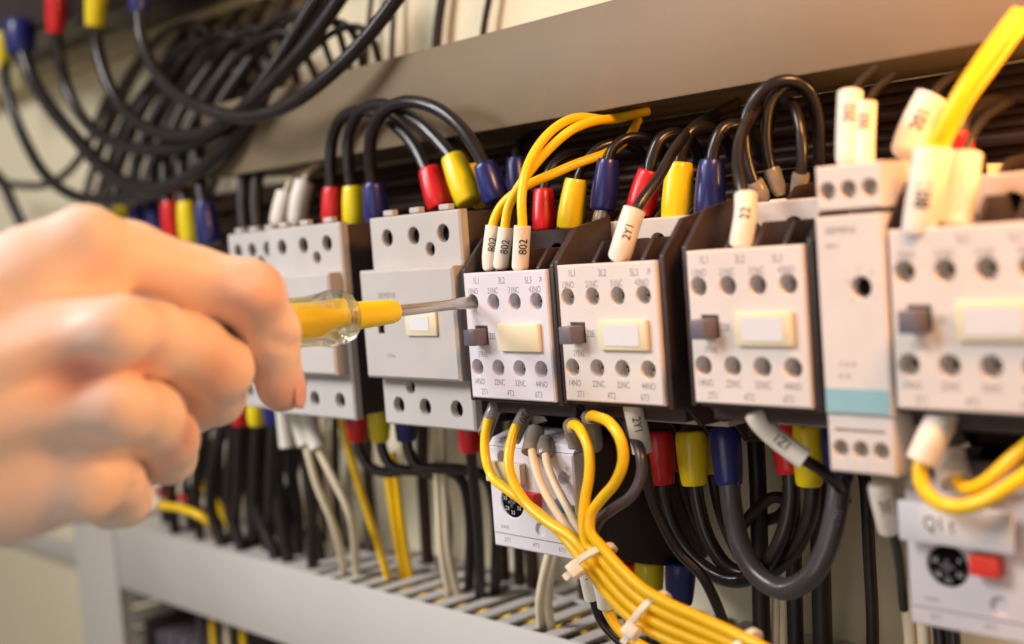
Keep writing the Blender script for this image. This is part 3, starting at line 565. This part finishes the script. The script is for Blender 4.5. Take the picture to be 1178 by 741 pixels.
# ------------------------------------------------------------------ lower side: yellow wires over the overload relay
def bundle(k):                       # lanes of the tied bundle: k = -1.5..1.5 across, towards lower left
    ax, ay = -.52*k, .85*k
    return [(684+ax*11, 641+ay*11, -9), (706+ax*12, 668+ay*12, -10), (730+ax*13, 692+ay*13, -11), (758+ax*14, 710+ay*14, -12), (800+ax*14, 729+ay*14, -13), (848+ax*13, 750+ay*13, -14), (905+ax*12, 778+ay*12, -14), (980, 812+ay*12, -12)]
g = 'yellow wires of the tied bundle'
t = cable('marked_wire', 'yellow wire from the leftmost sleeve, lowest curve crossing the relay face', 'wire', [(562,482,6),(558,503,4),(559,528,2),(566,548,1),(580,561,-1),(604,578,-3),(640,608,-6)]+bundle(1.35), 3.7, M['ywire'], g, multi=True)
marker(px([(572,462,12),(568,472,10),(562,487,8),(558,500,5)]), 2.9, t, material=M['csleeve'])
t = cable('marked_wire', 'yellow wire curving past the black dial from the printed grey sleeve', 'wire', [(594,490,6),(588,509,2),(585,534,-2),(592,558,-4),(608,582,-5),(632,602,-7),(657,618,-8)]+bundle(.45), 3.9, M['ywire'], g, multi=True)
marker(px([(613,462,14),(606,474,12),(597,491,8),(590,506,4)]), 3.0, t, '20', material=M['csleeve'], size=4.4)
t = cable('marked_wire', 'left one of two upright yellow wires dropping into the bundle', 'wire', [(662,508,12),(658,490,6),(667,494,-1),(677,516,-4),(678,545,-6),(673,575,-7),(671,604,-8),(676,628,-9)]+bundle(-.5), 3.8, M['ywire'], g, multi=True)
marker(px([(664,524,16),(663,512,14),(660,498,9),(658,489,6)]), 3.4, t, material=M['csleeve'], name='grey_boot')
t = cable('marked_wire', 'right one of two upright yellow wires, the one that bows out widest', 'wire', [(682,500,14),(679,480,7),(688,480,-1),(702,487,-5),(714,506,-7),(717,530,-7),(708,555,-7),(692,574,-7),(680,592,-8),(679,612,-9)]+bundle(-1.35), 3.8, M['ywire'], g, multi=True)
marker(px([(684,516,18),(683,504,15),(681,490,10),(679,479,7)]), 3.4, t, material=M['csleeve'], name='grey_boot')
t = cable('marked_wire', 'ivory wire left of its twin running down across the relay', 'wire', [(611,512,6),(614,530,2),(621,554,-1),(634,579,-3),(650,603,-4),(668,626,-4),(686,656,-5),(712,690,-7),(744,716,-8),(790,742,-9),(850,776,-9)], 3.2, M['wwire'], 'ivory wires across the relay', multi=True)
marker(px([(617,493,12),(615,500,10),(612,512,7),(610,521,5)]), 3.5, t, material=M['csleeve'], name='grey_boot')
t = cable('marked_wire', 'ivory wire right of its twin running down across the relay', 'wire', [(627,520,6),(630,536,2),(638,556,0),(650,579,-2),(664,605,-3),(682,636,-3),(704,666,-4),(732,696,-5),(770,722,-6),(850,764,-6)], 3.0, M['wwire'], 'ivory wires across the relay', multi=True)
marker(px([(628,506,12),(627,511,10),(627,518,7),(627,524,6)]), 3.2, t, material=M['csleeve'], name='grey_boot')
cable('loose_cable', 'charcoal cable curving behind the two upright yellow wires', 'cable', [(716,478,18),(728,500,10),(737,522,6),(738,546,4),(727,570,2),(706,585,1),(690,598,0),(682,620,0),(690,652,-1),(722,690,-3),(780,728,-4),(850,762,-4)], 4.0, M['cable_grey'])
t = cable('marked_wire', 'black wire dropping from the lower white 2Y1 sleeve and curving right', 'wire', [(738,510,10),(742,530,11),(748,568,14),(762,602,17),(782,636,20),(806,660,22),(822,690,24),(833,720,26),(838,760,26)], 3.8, M['cable'], multi=True)
marker(px([(727,462,9),(730,475,9),(735,498,10),(739,520,11)]), 3.6, t, '2Y1', size=4.3, s=.5)
t = cable('marked_wire', 'black wire leaving a white sleeve just under the upper cable tie', 'wire', [(678,660,4),(683,690,6),(692,715,8),(712,737,10),(744,760,12)], 3.4, M['cable'], multi=True)
marker(px([(673,642,2),(675,655,3),(679,675,5),(682,688,6)]), 3.2, t, '1', size=4.4, s=.4)
t = cable('marked_wire', 'yellow wire leaving a white sleeve below the bundle and curving right', 'wire', [(696,680,4),(700,704,5),(712,724,6),(735,741,6),(775,760,6)], 3.8, M['ywire'], multi=True)
marker(px([(690,660,2),(692,670,3),(696,684,4),(698,697,5)]), 3.4, t)
# cable ties: flat strap round the bundle plus a locking head
def tie(center, D, hand, label, r1=7.3, r2=4.4):
    c = P(center[0], center[1], Y=center[2]); d = P(center[0]+D[0]*20, center[1]+D[1]*20, Y=center[2]-.3)-c; d /= np.linalg.norm(d)
    vd = CAM-c; vd -= d*(vd@d); vd /= np.linalg.norm(vd); n = np.cross(d, vd)
    if n[2] < 0: n = -n
    t = thing('cable_tie', label, 'cable tie', c, 'white cable ties on the yellow bundle'); N = 40; V, Fc = [], []
    for i in range(N):
        a = 2*math.pi*i/N; e = math.cos(a)*n*r1+math.sin(a)*vd*r2; nn = math.cos(a)*n/r1+math.sin(a)*vd/r2; nn /= np.linalg.norm(nn)
        sk = d*1.6*math.cos(a)
        for ww, hh in ((-1.35, 0), (1.35, 0), (1.1, .9), (-1.1, .9)): V.append(c+e+sk+d*ww+nn*hh)
    for i in range(N):
        for k in range(4):
            a, b = i*4+k, i*4+(k+1) % 4; j = ((i+1) % N)*4; Fc.append((a, b, j+(k+1) % 4, j+k))
    link('strap', V, Fc, M['tie'], t, smooth=True).data.set_sharp_from_angle(angle=math.radians(40))
    hc = c-n*(r1+.6)+vd*2.2; bm = bmesh.new(); add_box(bm, -2.7, 2.7, -2.0, 2.0, -2.3, 2.3, .5, 2); add_box(bm, -1.35, 1.35, -.5, .5, -5.0, -2.2, .2, 1)
    for v in bm.verts: v.co = Vector(hc+d*v.co.x+vd*v.co.y*1.0+n*v.co.z)
    link_bm('locking_head', bm, M['tie'], t, 40)
tie((684,641,-8.6), (.62,.78), 0, 'upper white cable tie where the yellow wires meet below the relay', 7.2, 4.6)
tie((747,704,-10.5), (.80,.60), 0, 'middle white cable tie halfway along the yellow bundle', 7.9, 4.4)
tie((853,752,-13), (.88,.46), 0, 'last white cable tie at the bottom edge of the picture', 7.9, 4.4)

# ------------------------------------------------------------------ lower power cables between second and third contactor
tu = power('thick grey black cable making the deepest U between navy sleeves', 'blue', (833,492,40), (839,558,38), 5.6, [(838,545,38),(842,585,36),(852,628,33),(872,662,31),(902,678,30),(932,664,31),(951,630,34),(961,590,37),(966,555,40),(966,530,42)], 7.6, 'cable_grey', extra=((962,492,44),(966,556,41),5.4,'blue'))
wrap_text('SO WWL DS', P(947,640,Y=33.5), P(964,580,Y=37.5), 3.9, 3.4, tu.children[0], M['ink'], turn=.3)
power('black cable from the left red sleeve sweeping into the U shaped loops', 'red', (757,496,40), (762,557,39), 5.4, [(761,546,39),(766,580,38),(782,622,37),(812,655,36),(846,668,36),(876,656,37),(898,622,39),(909,580,41),(909,540,42)], 5.6, extra=((900,484,43),(909,545,42),5.0,'red'))
power('black cable from the yellow sleeve running inside the U shaped loops', 'yellow', (794,496,40), (799,558,39), 5.6, [(798,546,39),(804,585,39),(817,625,39),(840,655,40),(872,662,41),(908,640,42),(930,600,43),(935,560,43),(933,540,43)], 5.6, extra=((930,488,43),(931,558,43),5.4,'yellow'))
power('short black cable behind with a red sleeve half hidden by the front red one', 'red', (777,500,56), (781,542,55), 4.6, [(780,530,55),(786,560,55),(796,590,56),(812,620,60),(830,650,68)], 4.4)
power('short black cable behind with a yellow sleeve half hidden by the front yellow one', 'yellow', (815,500,56), (820,545,55), 4.6, [(819,535,55),(824,570,55),(834,605,57),(850,640,64)], 4.4)
for u, c, l in ((724,'red','red'), (747,'yellow','yellow'), (783,'blue','navy')):
    power(f'black cable with {l} sleeve hanging from under the overload relay', c, (u,644,62), (u-1,694,62), 6.0, [(u-1,684,62),(u,712,64),(u+6,745,66),(u+14,800,70)], 5.0)
t = cable('marked_wire', 'dark wire leaving the bent white 1Z1 sleeve across the yellow sleeve', 'wire', [(910,516,16),(926,529,18),(944,540,24),(960,553,32),(974,575,44)], 3.8, M['cable'], multi=True)
marker(px([(867,473,9),(873,484,10),(888,500,13),(908,516,16),(926,529,18)]), 3.4, t, '1Z1', size=4.4, s=.62)
for i, (u, d, l) in enumerate(((872, 7.0, 'wide black cable running straight down inside the U loops'), (911, 6.2, 'black cable running straight down right of the pale wires'), (942, 7.4, 'wide black cable running down beside the deepest loop'), (996, 4.6, 'black cable running down alone right of the loops'))):
    cable('down_cable', l, 'cable', [(u-3, 500 if i < 3 else 540, 84), (u, 560, 82), (u+2+(u == 996)*2, 640, 80), (u+4+(u == 996)*4, 720, 78), (u+6, 800, 78)], d, M['cable_dull'], 'cables running down behind the loops')
for u, l in ((893, 'left one of two pale wires running down inside the loops'), (902, 'right one of two pale wires running down inside the loops')):
    cable('pale_wire', l, 'wire', [(u+10,560,88),(u+6,610,86),(u+1,660,84),(u,720,82),(u,800,82)], 3.4, M['wwire'], 'pale wires inside the loops')
cable('loose_cable', 'dark cable coiled in shade between the red sleeves', 'cable', [(850,610,74),(868,588,72),(890,572,72),(905,576,76),(898,592,82),(872,602,88)], 4.4, M['cable_brown'])
# right edge lower wires
t = cable('marked_wire', 'yellow wire looping out of the bent white sleeve at the right edge', 'wire', [(1072,500,4),(1060,530,0),(1060,556,-2),(1074,575,-3),(1095,583,-3),(1122,580,-3),(1158,562,0),(1200,530,6),(1240,490,10)], 4.2, M['ywire'], multi=True)
marker(px([(1084,470,9),(1082,484,8),(1072,505,3),(1060,532,0)]), 4.4, t)
t = cable('marked_wire', 'yellow wire end below the short white sleeve at the right edge', 'wire', [(1098,545,12),(1110,562,6),(1132,556,3),(1164,528,4),(1210,490,10),(1240,460,12)], 3.8, M['ywire'], multi=True); marker(px([(1090,515,16),(1092,528,15),(1097,545,12),(1100,556,10)]), 4.6, t)
t = cable('marked_wire', 'dark wire in the white sleeve hanging under the slim timer', 'wire', [(1020,580,14),(1026,606,16),(1034,640,26),(1040,700,44)], 3.0, M['cable'], multi=True); marker(px([(1012,555,10),(1014,568,11),(1019,588,13),(1024,608,16)]), 3.6, t, '201', size=4.6)
for u, mm, l in ((1046,'wwire','ivory wire dropping under the right edge relay, left of the pair'), (1062,'wwire','ivory wire dropping under the right edge relay, right of the pair'), (1080,'cable','black wire dropping under the right edge relay, left of its twin'), (1096,'cable','black wire dropping under the right edge relay, right of its twin')):
    cable('down_cable', l, 'wire', [(u-4,670,60),(u-2,700,58),(u+1,730,56),(u+4,790,54)], 4.4, M[mm], 'wires under the right edge relay')

# ------------------------------------------------------------------ lower left: cables dropping into the grey duct
for u, c, l in ((410,'red','red'), (436,'yellow','yellow'), (466,'blue','navy')):
    k = (u-410)*.9
    power(f'black cable under the grey contactor bending right from its {l} sleeve', c, (u,468,42), (u+1,507,42), 5.4, [(u+1,496,42),(u+4,518,42),(u+14,536,44),(u+36,544-k*.1,50),(u+64,540,58),(u+92,548,66),(u+104,590,72),(u+104,660,76),(u+102,720,80)], 5.2)
power('black cable with a red sleeve right of the grey contactor dropping straight', 'red', (540,482,46), (541,520,46), 5.2, [(541,510,46),(544,545,50),(549,590,56),(552,650,64),(552,710,74)], 5.0)
for i, u in enumerate((277, 296, 315)):
    c = ('red', 'yellow', 'blue')[i]
    power(f"blurred black cable with {('red','yellow','navy')[i]} sleeve under the fingertip", c, (u,458,40), (u,489,40), 5.8, [(u,478,40),(u-2,520,42),(u-4,570,50),(u-8,630,64),(u-10,690,80)], 5.8, 'cable_dull')
for i in range(26):
    u = 196+i*6.6+random.uniform(-7, 7); yy = 50+(i*13) % 52
    cable('dropping_cable', 'blurred black cable in the dark bundle dropping below the hand', 'cable', [(u+8+random.uniform(-16,16),466,yy),(u+random.uniform(-8,8),530,yy+2),(u+random.uniform(-12,12),590,yy+4),(u+12+random.uniform(-5,5),650,yy+6),(u+10,700,yy+6)], random.uniform(5.5,7.5), M['cable_dull'], 'dark cable bundle below the hand', per=7, seg=10)
for i, (pth, l) in enumerate((([(342,480,38),(352,512,38),(364,556,40),(383,602,46),(394,645,54),(400,690,66)], 'ivory wire dropping into the grey duct, left of the pair with white sleeves'), ([(354,480,40),(366,516,40),(386,556,42),(403,592,46),(409,640,56),(411,690,68)], 'ivory wire dropping into the grey duct, right of the pair with white sleeves'))):
    t = cable('marked_wire', l, 'wire', pth, 4.2, M['wwire'], 'ivory wires with white sleeves', multi=True); marker(px([(pth[0][0]-3, 468, 38), pth[0], pth[1]]), 4.4, t)
t = thing('marker_pair', 'short white sleeve hanging free beside the fingertip', 'marker sleeve', P(330,490,Y=40)); marker(px([(326,466,40),(328,484,40),(331,514,40)]), 4.4, t)
for pth, l in (([(388,462,50),(398,505,52),(412,556,56),(430,612,60),(447,668,66),(452,690,70)], 'yellow wire slanting down into the duct under the grey contactor'), ([(443,520,66),(448,560,66),(455,610,68),(464,664,74),(468,690,76)], 'left one of two straight yellow wires under the grey contactor'), ([(452,520,68),(457,560,68),(463,610,70),(472,664,76),(476,690,78)], 'right one of two straight yellow wires under the grey contactor')):
    cable('yellow_wire', l, 'wire', pth, 4.0, M['ywire'], 'yellow wires dropping into the duct')
for pth, l in (([(500,478,52),(502,520,54),(505,580,56),(508,630,58),(516,680,64),(524,720,72)], 'left ivory wire of the broad pair under the grey contactor'), ([(508,478,54),(509,520,56),(512,580,58),(515,630,60),(524,676,66),(534,716,74)], 'right ivory wire of the broad pair under the grey contactor'), ([(634,630,44),(626,662,46),(621,694,50),(623,722,56),(628,750,64)], 'left pale wire hanging below the black dial relay'), ([(640,636,46),(633,664,48),(630,694,52),(634,722,58),(640,750,66)], 'right pale wire hanging below the black dial relay'), ([(300,540,70),(318,570,72),(326,600,74),(314,632,80),(302,660,88)], 'khaki blurred wire curling in the dark bundle'), ([(372,480,84),(376,530,84),(380,600,84),(384,660,86)], 'khaki blurred wire in the shade behind the ivory pair')):
    cable('ivory_wire', l, 'wire', pth, 4.2, M['wwire'])
t = cable('marked_wire', 'blurred yellow wire curving out from under the little finger', 'wire', [(170,577,44),(190,582,44),(212,586,46),(234,596,50),(252,612,58),(268,640,70)], 5.0, M['ywire'], multi=True); marker(px([(158,566,42),(166,573,43),(176,579,44),(186,581,44)]), 4.6, t)
cable('yellow_wire', 'short blurred yellow wire behind the ring finger', 'wire', [(222,530,70),(232,555,70),(246,575,72),(262,600,78),(276,640,86)], 5.0, M['ywire'])
cable('red_wire', 'short red wire in the dark just below the little finger', 'wire', [(180,565,66),(204,572,68),(228,582,72),(244,606,80)], 4.4, M['red'])
for i, (x, l) in enumerate(((0, 'front yellow wire lying inside the grey slotted duct'), (1, 'rear yellow wire lying inside the grey slotted duct'))):
    cable('yellow_wire', l, 'wire', [(-200, 74+i*12, -141), (-120, 70+i*12, -142), (-40, 76+i*12, -140), (60, 70+i*12, -142), (200, 74+i*12, -141)], 5, M['ywire'], 'yellow wires inside the duct', raw=True)
for i in range(6):
    cable('duct_cable', 'black cable lying inside the grey slotted duct', 'cable', [(-440, 54+i*9, -150), (-200, 56+i*9, -146-(i % 2)*5), (0, 54+i*9, -148), (200, 56+i*9, -147-(i % 2)*5), (400, 54+i*9, -148)], 8, M['cable_dull'], 'black cables inside the grey duct', raw=True, seg=10)
for i, (u, d) in enumerate(((368, 6.5), (386, 5), (424, 6), (486, 7), (572, 7), (590, 5.5), (606, 6.5), (664, 6), (704, 7))):
    a = random.uniform(-8, 8)
    cable('dropping_cable', 'dark cable in shade behind the wires that drop into the grey duct', 'cable', [(u+a, 470, 92), (u-a*.5, 540, 94), (u+a*.6+4, 610, 96), (u+8, 680, 97), (u+10, 740, 98)], d, M['cable_brown'], 'shaded cables behind the dropping wires', per=7, seg=10)
# terminals of the row below the grey duct
t = thing('terminal_block', 'blurred grey terminal block seen below the duct at lower left', 'terminal block', (-330, 90, -250))
bm = bmesh.new()
for k in range(26): add_box(bm, -452+k*9, -444.5+k*9, 66+(k % 2)*1.5, YB-.5, -330, -214, .5, 1)
link_bm('modules', bm, M['tab'], t, 35); box('end_stop', (-458, -453, 60, YB-.5, -330, -205), M['black'], t, .5)
for i, (u, mm, l) in enumerate(((246,'ywire','yellow wire showing below the duct'), (262,'wwire','pale wire showing below the duct'), (280,'ywire','second yellow wire showing below the duct, right of a pale one'), (232,'cable_grey','charcoal wire showing below the duct'))):
    p = P(u, 735, Y=62); cable('feed_wire', l, 'wire', [(p[0], 62, -181), (p[0]+1, 61, -215), (p[0]-2, 62, -250), (p[0], 64, -300)], 4, M[mm], raw=True)

# ------------------------------------------------------------------ screwdriver
tip = P(541, 348, Y=0); ax = np.array([tip[0], 0, tip[2]])
def ay(y): return np.array([tip[0], y, tip[2]])
t = thing('screwdriver', 'yellow screwdriver with clear ribbed collar held against the contactor', 'screwdriver', ay(3.4))
# shaft: round blade flattened at the tip
V, Fc = [], []; N = 20; ring = [(-60, 2.3, 2.3), (-30, 2.2, 2.2), (-12, 2.1, 2.1), (-7, 2.2, 1.7), (-2, 2.4, 1.0), (3.2, 2.3, .55)]
for y, a, b in ring:
    for k in range(N):
        q = 2*math.pi*k/N; V.append((tip[0]+b*math.cos(q)*1.0, y, tip[2]+a*math.sin(q)))
for i in range(len(ring)-1):
    for k in range(N): Fc.append((i*N+k, i*N+(k+1) % N, (i+1)*N+(k+1) % N, (i+1)*N+k))
Fc += [list(range(N))[::-1], [(len(ring)-1)*N+k for k in range(N)]]
link('shaft', V, Fc, M['steel'], t).data.set_sharp_from_angle(angle=math.radians(50))
lathe('ferrule', ay(-35.6), ay(-58), [(0, 3.0), (.03, 3.9), (.10, 4.4), (.5, 4.75), (1, 5.2)], M['hyellow'], t, 28)
# yellow core inside the clear handle
lathe('core', ay(-60), ay(-150), [(0, 3.2), (.06, 3.7), (.11, 5.6), (.3, 5.8), (.9, 5.6), (1, 5)], M['hyellow'], t, 28)
V, Fc = [], []; N = 60; ring = [(-58.3, 5.0, 0), (-57.0, 7.4, .0), (-58.2, 8.9, .1), (-61.5, 9.7, .25), (-65.5, 9.8, .5), (-69, 9.2, .9), (-74, 8.6, 1), (-90, 8.7, 1), (-130, 9.0, 1), (-150, 8.6, .8), (-156, 7.0, .3), (-158, 4, 0)]
for y, r, fl in ring:
    for k in range(N):
        q = 2*math.pi*k/N; rr = r*(1-.20*fl*(.5+.5*math.cos(6*q))**2) + (.25*math.cos(12*q) if -69 < y < -58 else 0); V.append((tip[0]+rr*math.cos(q), y, tip[2]+rr*math.sin(q)))
for i in range(len(ring)-1):
    for k in range(N): Fc.append((i*N+k, i*N+(k+1) % N, (i+1)*N+(k+1) % N, (i+1)*N+k))
Fc += [list(range(N))[::-1], [(len(ring)-1)*N+k for k in range(N)]]
link('clear_grip', V, Fc, M['hclear'], t)

# ------------------------------------------------------------------ the hand: one continuous surface from a signed distance field
def H(u, v, z): return P(u, v, D=z)
def seg_d(G, a, b):
    (ua, va, za, ra), (ub, vb, zb, rb) = a, b
    A = H(ua, va, za); B = H(ub, vb, zb); ra = ra*za/F; rb = rb*zb/F
    ab = B-A; h = np.clip(((G-A) @ ab)/(ab @ ab), 0, 1)
    return np.linalg.norm(G-A-h[..., None]*ab, axis=-1)-(ra+(rb-ra)*h)
def smin(a, b, k):
    h = np.clip(.5+.5*(b-a)/k, 0, 1); return b+(a-b)*h-k*h*(1-h)
def chain(G, pts, k=2.5):
    d = None
    for a, b in zip(pts, pts[1:]):
        q = seg_d(G, a, b); d = q if d is None else smin(d, q, k)
    return d
FING = dict(
 index=[(104,290,338,46),(150,296,346,40),(225,322,358,37),(288,340,368,39),(312,382,376,32),(322,440,384,26),(324,450,385,25)],
 middle=[(134,382,316,43),(176,390,340,42),(222,405,358,41),(252,425,366,38),(250,457,376,31),(218,474,386,28)],
 ring=[(134,468,317,43),(170,482,338,41),(192,505,354,35),(193,525,362,31),(165,532,374,27),(140,525,384,24)],
 little=[(98,545,320,40),(128,556,336,36),(142,574,346,31),(126,582,357,25),(100,572,368,23)],
 thumb=[(20,420,372,50),(110,400,392,44),(200,398,406,34),(262,396,416,30),(290,394,420,24)])
META = [[(100,289,334,48),(40,318,326,54),(-150,430,300,62),(-330,540,275,70)], [(132,381,318,44),(40,400,318,54),(-150,465,296,66),(-330,560,275,74)],
        [(132,468,318,44),(40,482,318,54),(-150,505,296,66),(-330,585,275,74)], [(96,545,322,52),(10,548,322,72),(-150,560,302,76),(-330,610,280,76)],
        [(60,380,352,60),(20,460,356,70),(-150,500,325,70),(-330,575,290,74)], [(120,450,350,44),(40,480,350,60)], [(150,380,362,34),(170,440,366,36),(150,500,364,34),(110,545,358,34)], [(190,400,374,30),(190,470,378,28)], [(215,360,372,26),(262,384,380,26),(292,410,386,22)],
        [(110,325,334,36),(112,425,326,34),(96,510,326,38)]]
def hand_sdf(G):
    palm = None
    for c in META:
        q = chain(G, c, 6); palm = q if palm is None else smin(palm, q, 4.5)
    fs = None
    for n in ('index', 'middle', 'ring', 'little', 'thumb'):
        q = chain(G, FING[n], 3.0); fs = q if fs is None else smin(fs, q, .6)
    d = smin(palm, fs, 4.0)
    for u, v, z, r in ((98,268,326,24),(97,578,316,10),(290,332,357,24),(128,380,310,15),(128,467,311,15)):   # knuckle ends under the skin
        c = H(u, v, z); q = np.linalg.norm(G-c, axis=-1)-r*z/F; d = smin(d, q, 10)
    for a, b in (((98,280,328,12),(-160,440,292,14)), ((122,380,312,12),(-160,470,290,14)), ((122,468,312,11),(-160,505,292,14))):  # tendons
        d = smin(d, seg_d(G, a, b), 9)
    for a, b, r in (((60,428,305),(172,420,322),7), ((50,520,306),(150,512,324),6), ((118,338,314),(172,332,332),5), ((284,306,352),(300,322,356),3), ((276,312,350),(296,334,354),3), ((316,392,368),(338,398,374),3)):   # skin folds between the knuckles
        A = H(*a); B = H(*b); ab = B-A; h = np.clip(((G-A) @ ab)/(ab @ ab), 0, 1)
        q = np.linalg.norm(G-A-h[..., None]*ab, axis=-1)
        d = d+1.3*np.exp(-(q/(r*.9))**2)
    return d
def surface_nets(fn, lo, hi, h):
    n = np.ceil((hi-lo)/h).astype(int)+1
    ax_ = [lo[i]+h*np.arange(n[i]) for i in range(3)]
    val = np.empty(n)
    for i in range(0, n[0], 12):
        G = np.stack(np.meshgrid(ax_[0][i:i+12], ax_[1], ax_[2], indexing='ij'), -1); val[i:i+12] = fn(G)
    ins = val < 0
    c = [ins[dx:n[0]-1+dx, dy:n[1]-1+dy, dz:n[2]-1+dz] for dx in (0,1) for dy in (0,1) for dz in (0,1)]
    sm = sum(x.astype(int) for x in c); act = (sm > 0) & (sm < 8); idx = -np.ones(act.shape, int); cells = np.argwhere(act); idx[act] = np.arange(len(cells))
    acc = np.zeros((len(cells), 3)); cnt = np.zeros(len(cells))
    co = [(0,0,0),(1,0,0),(0,1,0),(1,1,0),(0,0,1),(1,0,1),(0,1,1),(1,1,1)]
    for i in range(8):
        for j in range(i+1, 8):
            if sum(abs(a-b) for a, b in zip(co[i], co[j])) != 1: continue
            va = val[tuple((cells+co[i]).T)]; vb = val[tuple((cells+co[j]).T)]; m_ = (va < 0) != (vb < 0)
            tt = va/np.where(m_, va-vb, 1); p = np.array(co[i])+tt[:, None]*(np.array(co[j])-np.array(co[i])); acc[m_] += p[m_]; cnt[m_] += 1
    V = lo+h*(cells+acc/cnt[:, None]); Fc = []
    for a in range(3):
        b, c_ = (a+1) % 3, (a+2) % 3
        sl0 = [slice(None)]*3; sl1 = [slice(None)]*3; sl0[a] = slice(0, -1); sl1[a] = slice(1, None)
        A = ins[tuple(sl0)]; B = ins[tuple(sl1)]; e = np.argwhere(A != B)
        e = e[(e[:, b] > 0) & (e[:, c_] > 0) & (e[:, b] < n[b]-1) & (e[:, c_] < n[c_]-1)]
        fl = A[tuple(e.T)]; ob = np.zeros(3, int); ob[b] = 1; oc = np.zeros(3, int); oc[c_] = 1
        q = np.stack([idx[tuple((e-ob-oc).T)], idx[tuple((e-oc).T)], idx[tuple(e.T)], idx[tuple((e-ob).T)]], 1)
        q[~fl] = q[~fl][:, ::-1]; Fc.append(q)
    return V, np.vstack(Fc)
allp = np.array([H(u, v, z) for c in list(FING.values())+META for u, v, z, r in c])
V, Fc = surface_nets(hand_sdf, allp.min(0)-22, allp.max(0)+22, 1.1)
nb = [[] for _ in range(len(V))]
E_ = np.vstack([Fc[:, [i, (i+1) % 4]] for i in range(4)])
deg = np.bincount(E_[:, 0], minlength=len(V)).astype(float)+np.bincount(E_[:, 1], minlength=len(V))
for _ in range(3):
    s_ = np.zeros_like(V)
    for k in range(3): s_[:, k] = np.bincount(E_[:, 0], V[E_[:, 1], k], len(V))+np.bincount(E_[:, 1], V[E_[:, 0], k], len(V))
    V = .5*V+.5*s_/deg[:, None]
skin = mat('skin', (243, 214, 198), .40, .06, 45, .45, 380, sss=.13)
nt = skin.node_tree; bs = nt.nodes['Principled BSDF']; src = bs.inputs['Base Color'].links[0].from_socket; bs.inputs['Subsurface Scale'].default_value = .0018
at = nt.nodes.new('ShaderNodeAttribute'); at.attribute_name = 'redness'; mx = nt.nodes.new('ShaderNodeMixRGB'); mx.inputs[2].default_value = lin((212, 120, 94))+(1,)
nt.links.new(at.outputs['Fac'], mx.inputs[0]); nt.links.new(src, mx.inputs[1]); nt.links.new(mx.outputs[0], bs.inputs['Base Color'])
hand = link('person', V, Fc, skin, None, base=H(60, 440, 335))
red = np.zeros(len(V))
for u, v, z, r in ((300,335,360,10),(152,338,322,8),(150,424,322,9),(215,500,345,9),(105,575,325,8),(330,455,382,8),(262,432,350,9),(90,432,312,9)):
    red = np.maximum(red, .55*np.exp(-(np.linalg.norm(V-H(u, v, z), axis=1)/r)**2))
a_ = hand.data.attributes.new('redness', 'FLOAT', 'POINT'); a_.data.foreach_set('value', red)
tag(hand, 'bare right hand gripping the yellow screwdriver, seen from the back of the hand', 'person')
# nail of the index finger, on the side that faces the contactors
cd = CAM-H(323, 446, 384); cd /= np.linalg.norm(cd); rt = H(352, 446, 384)-H(323, 446, 384); rt /= np.linalg.norm(rt)
d = H(325, 472, 386)-H(323, 426, 383); d /= np.linalg.norm(d); nn = rt*.96+cd*.28; nn -= d*(nn@d); nn /= np.linalg.norm(nn); c = H(324, 449, 384.5)+nn*6.9; sd = np.cross(d, nn)
Vn, Fn = [], []
for i in range(13):
    for j in range(11):
        a = (i/12-.5)*2; b = (j/10-.5)*2; wd = 4.6*math.sqrt(max(0, 1-abs(a)**4)); ang = b*.75
        Vn.append(c+d*a*5.6+sd*math.sin(ang)*wd/math.sin(.75)*.9+nn*((math.cos(ang)-1)*4.2+.9-a*a*.6))
for i in range(12):
    for j in range(10): q = i*11+j; Fn.append((q, q+1, q+12, q+11))
nl = link('fingernail', Vn, Fn, M['nail'], hand); so = nl.modifiers.new('thickness', 'SOLIDIFY'); so.thickness = .0005
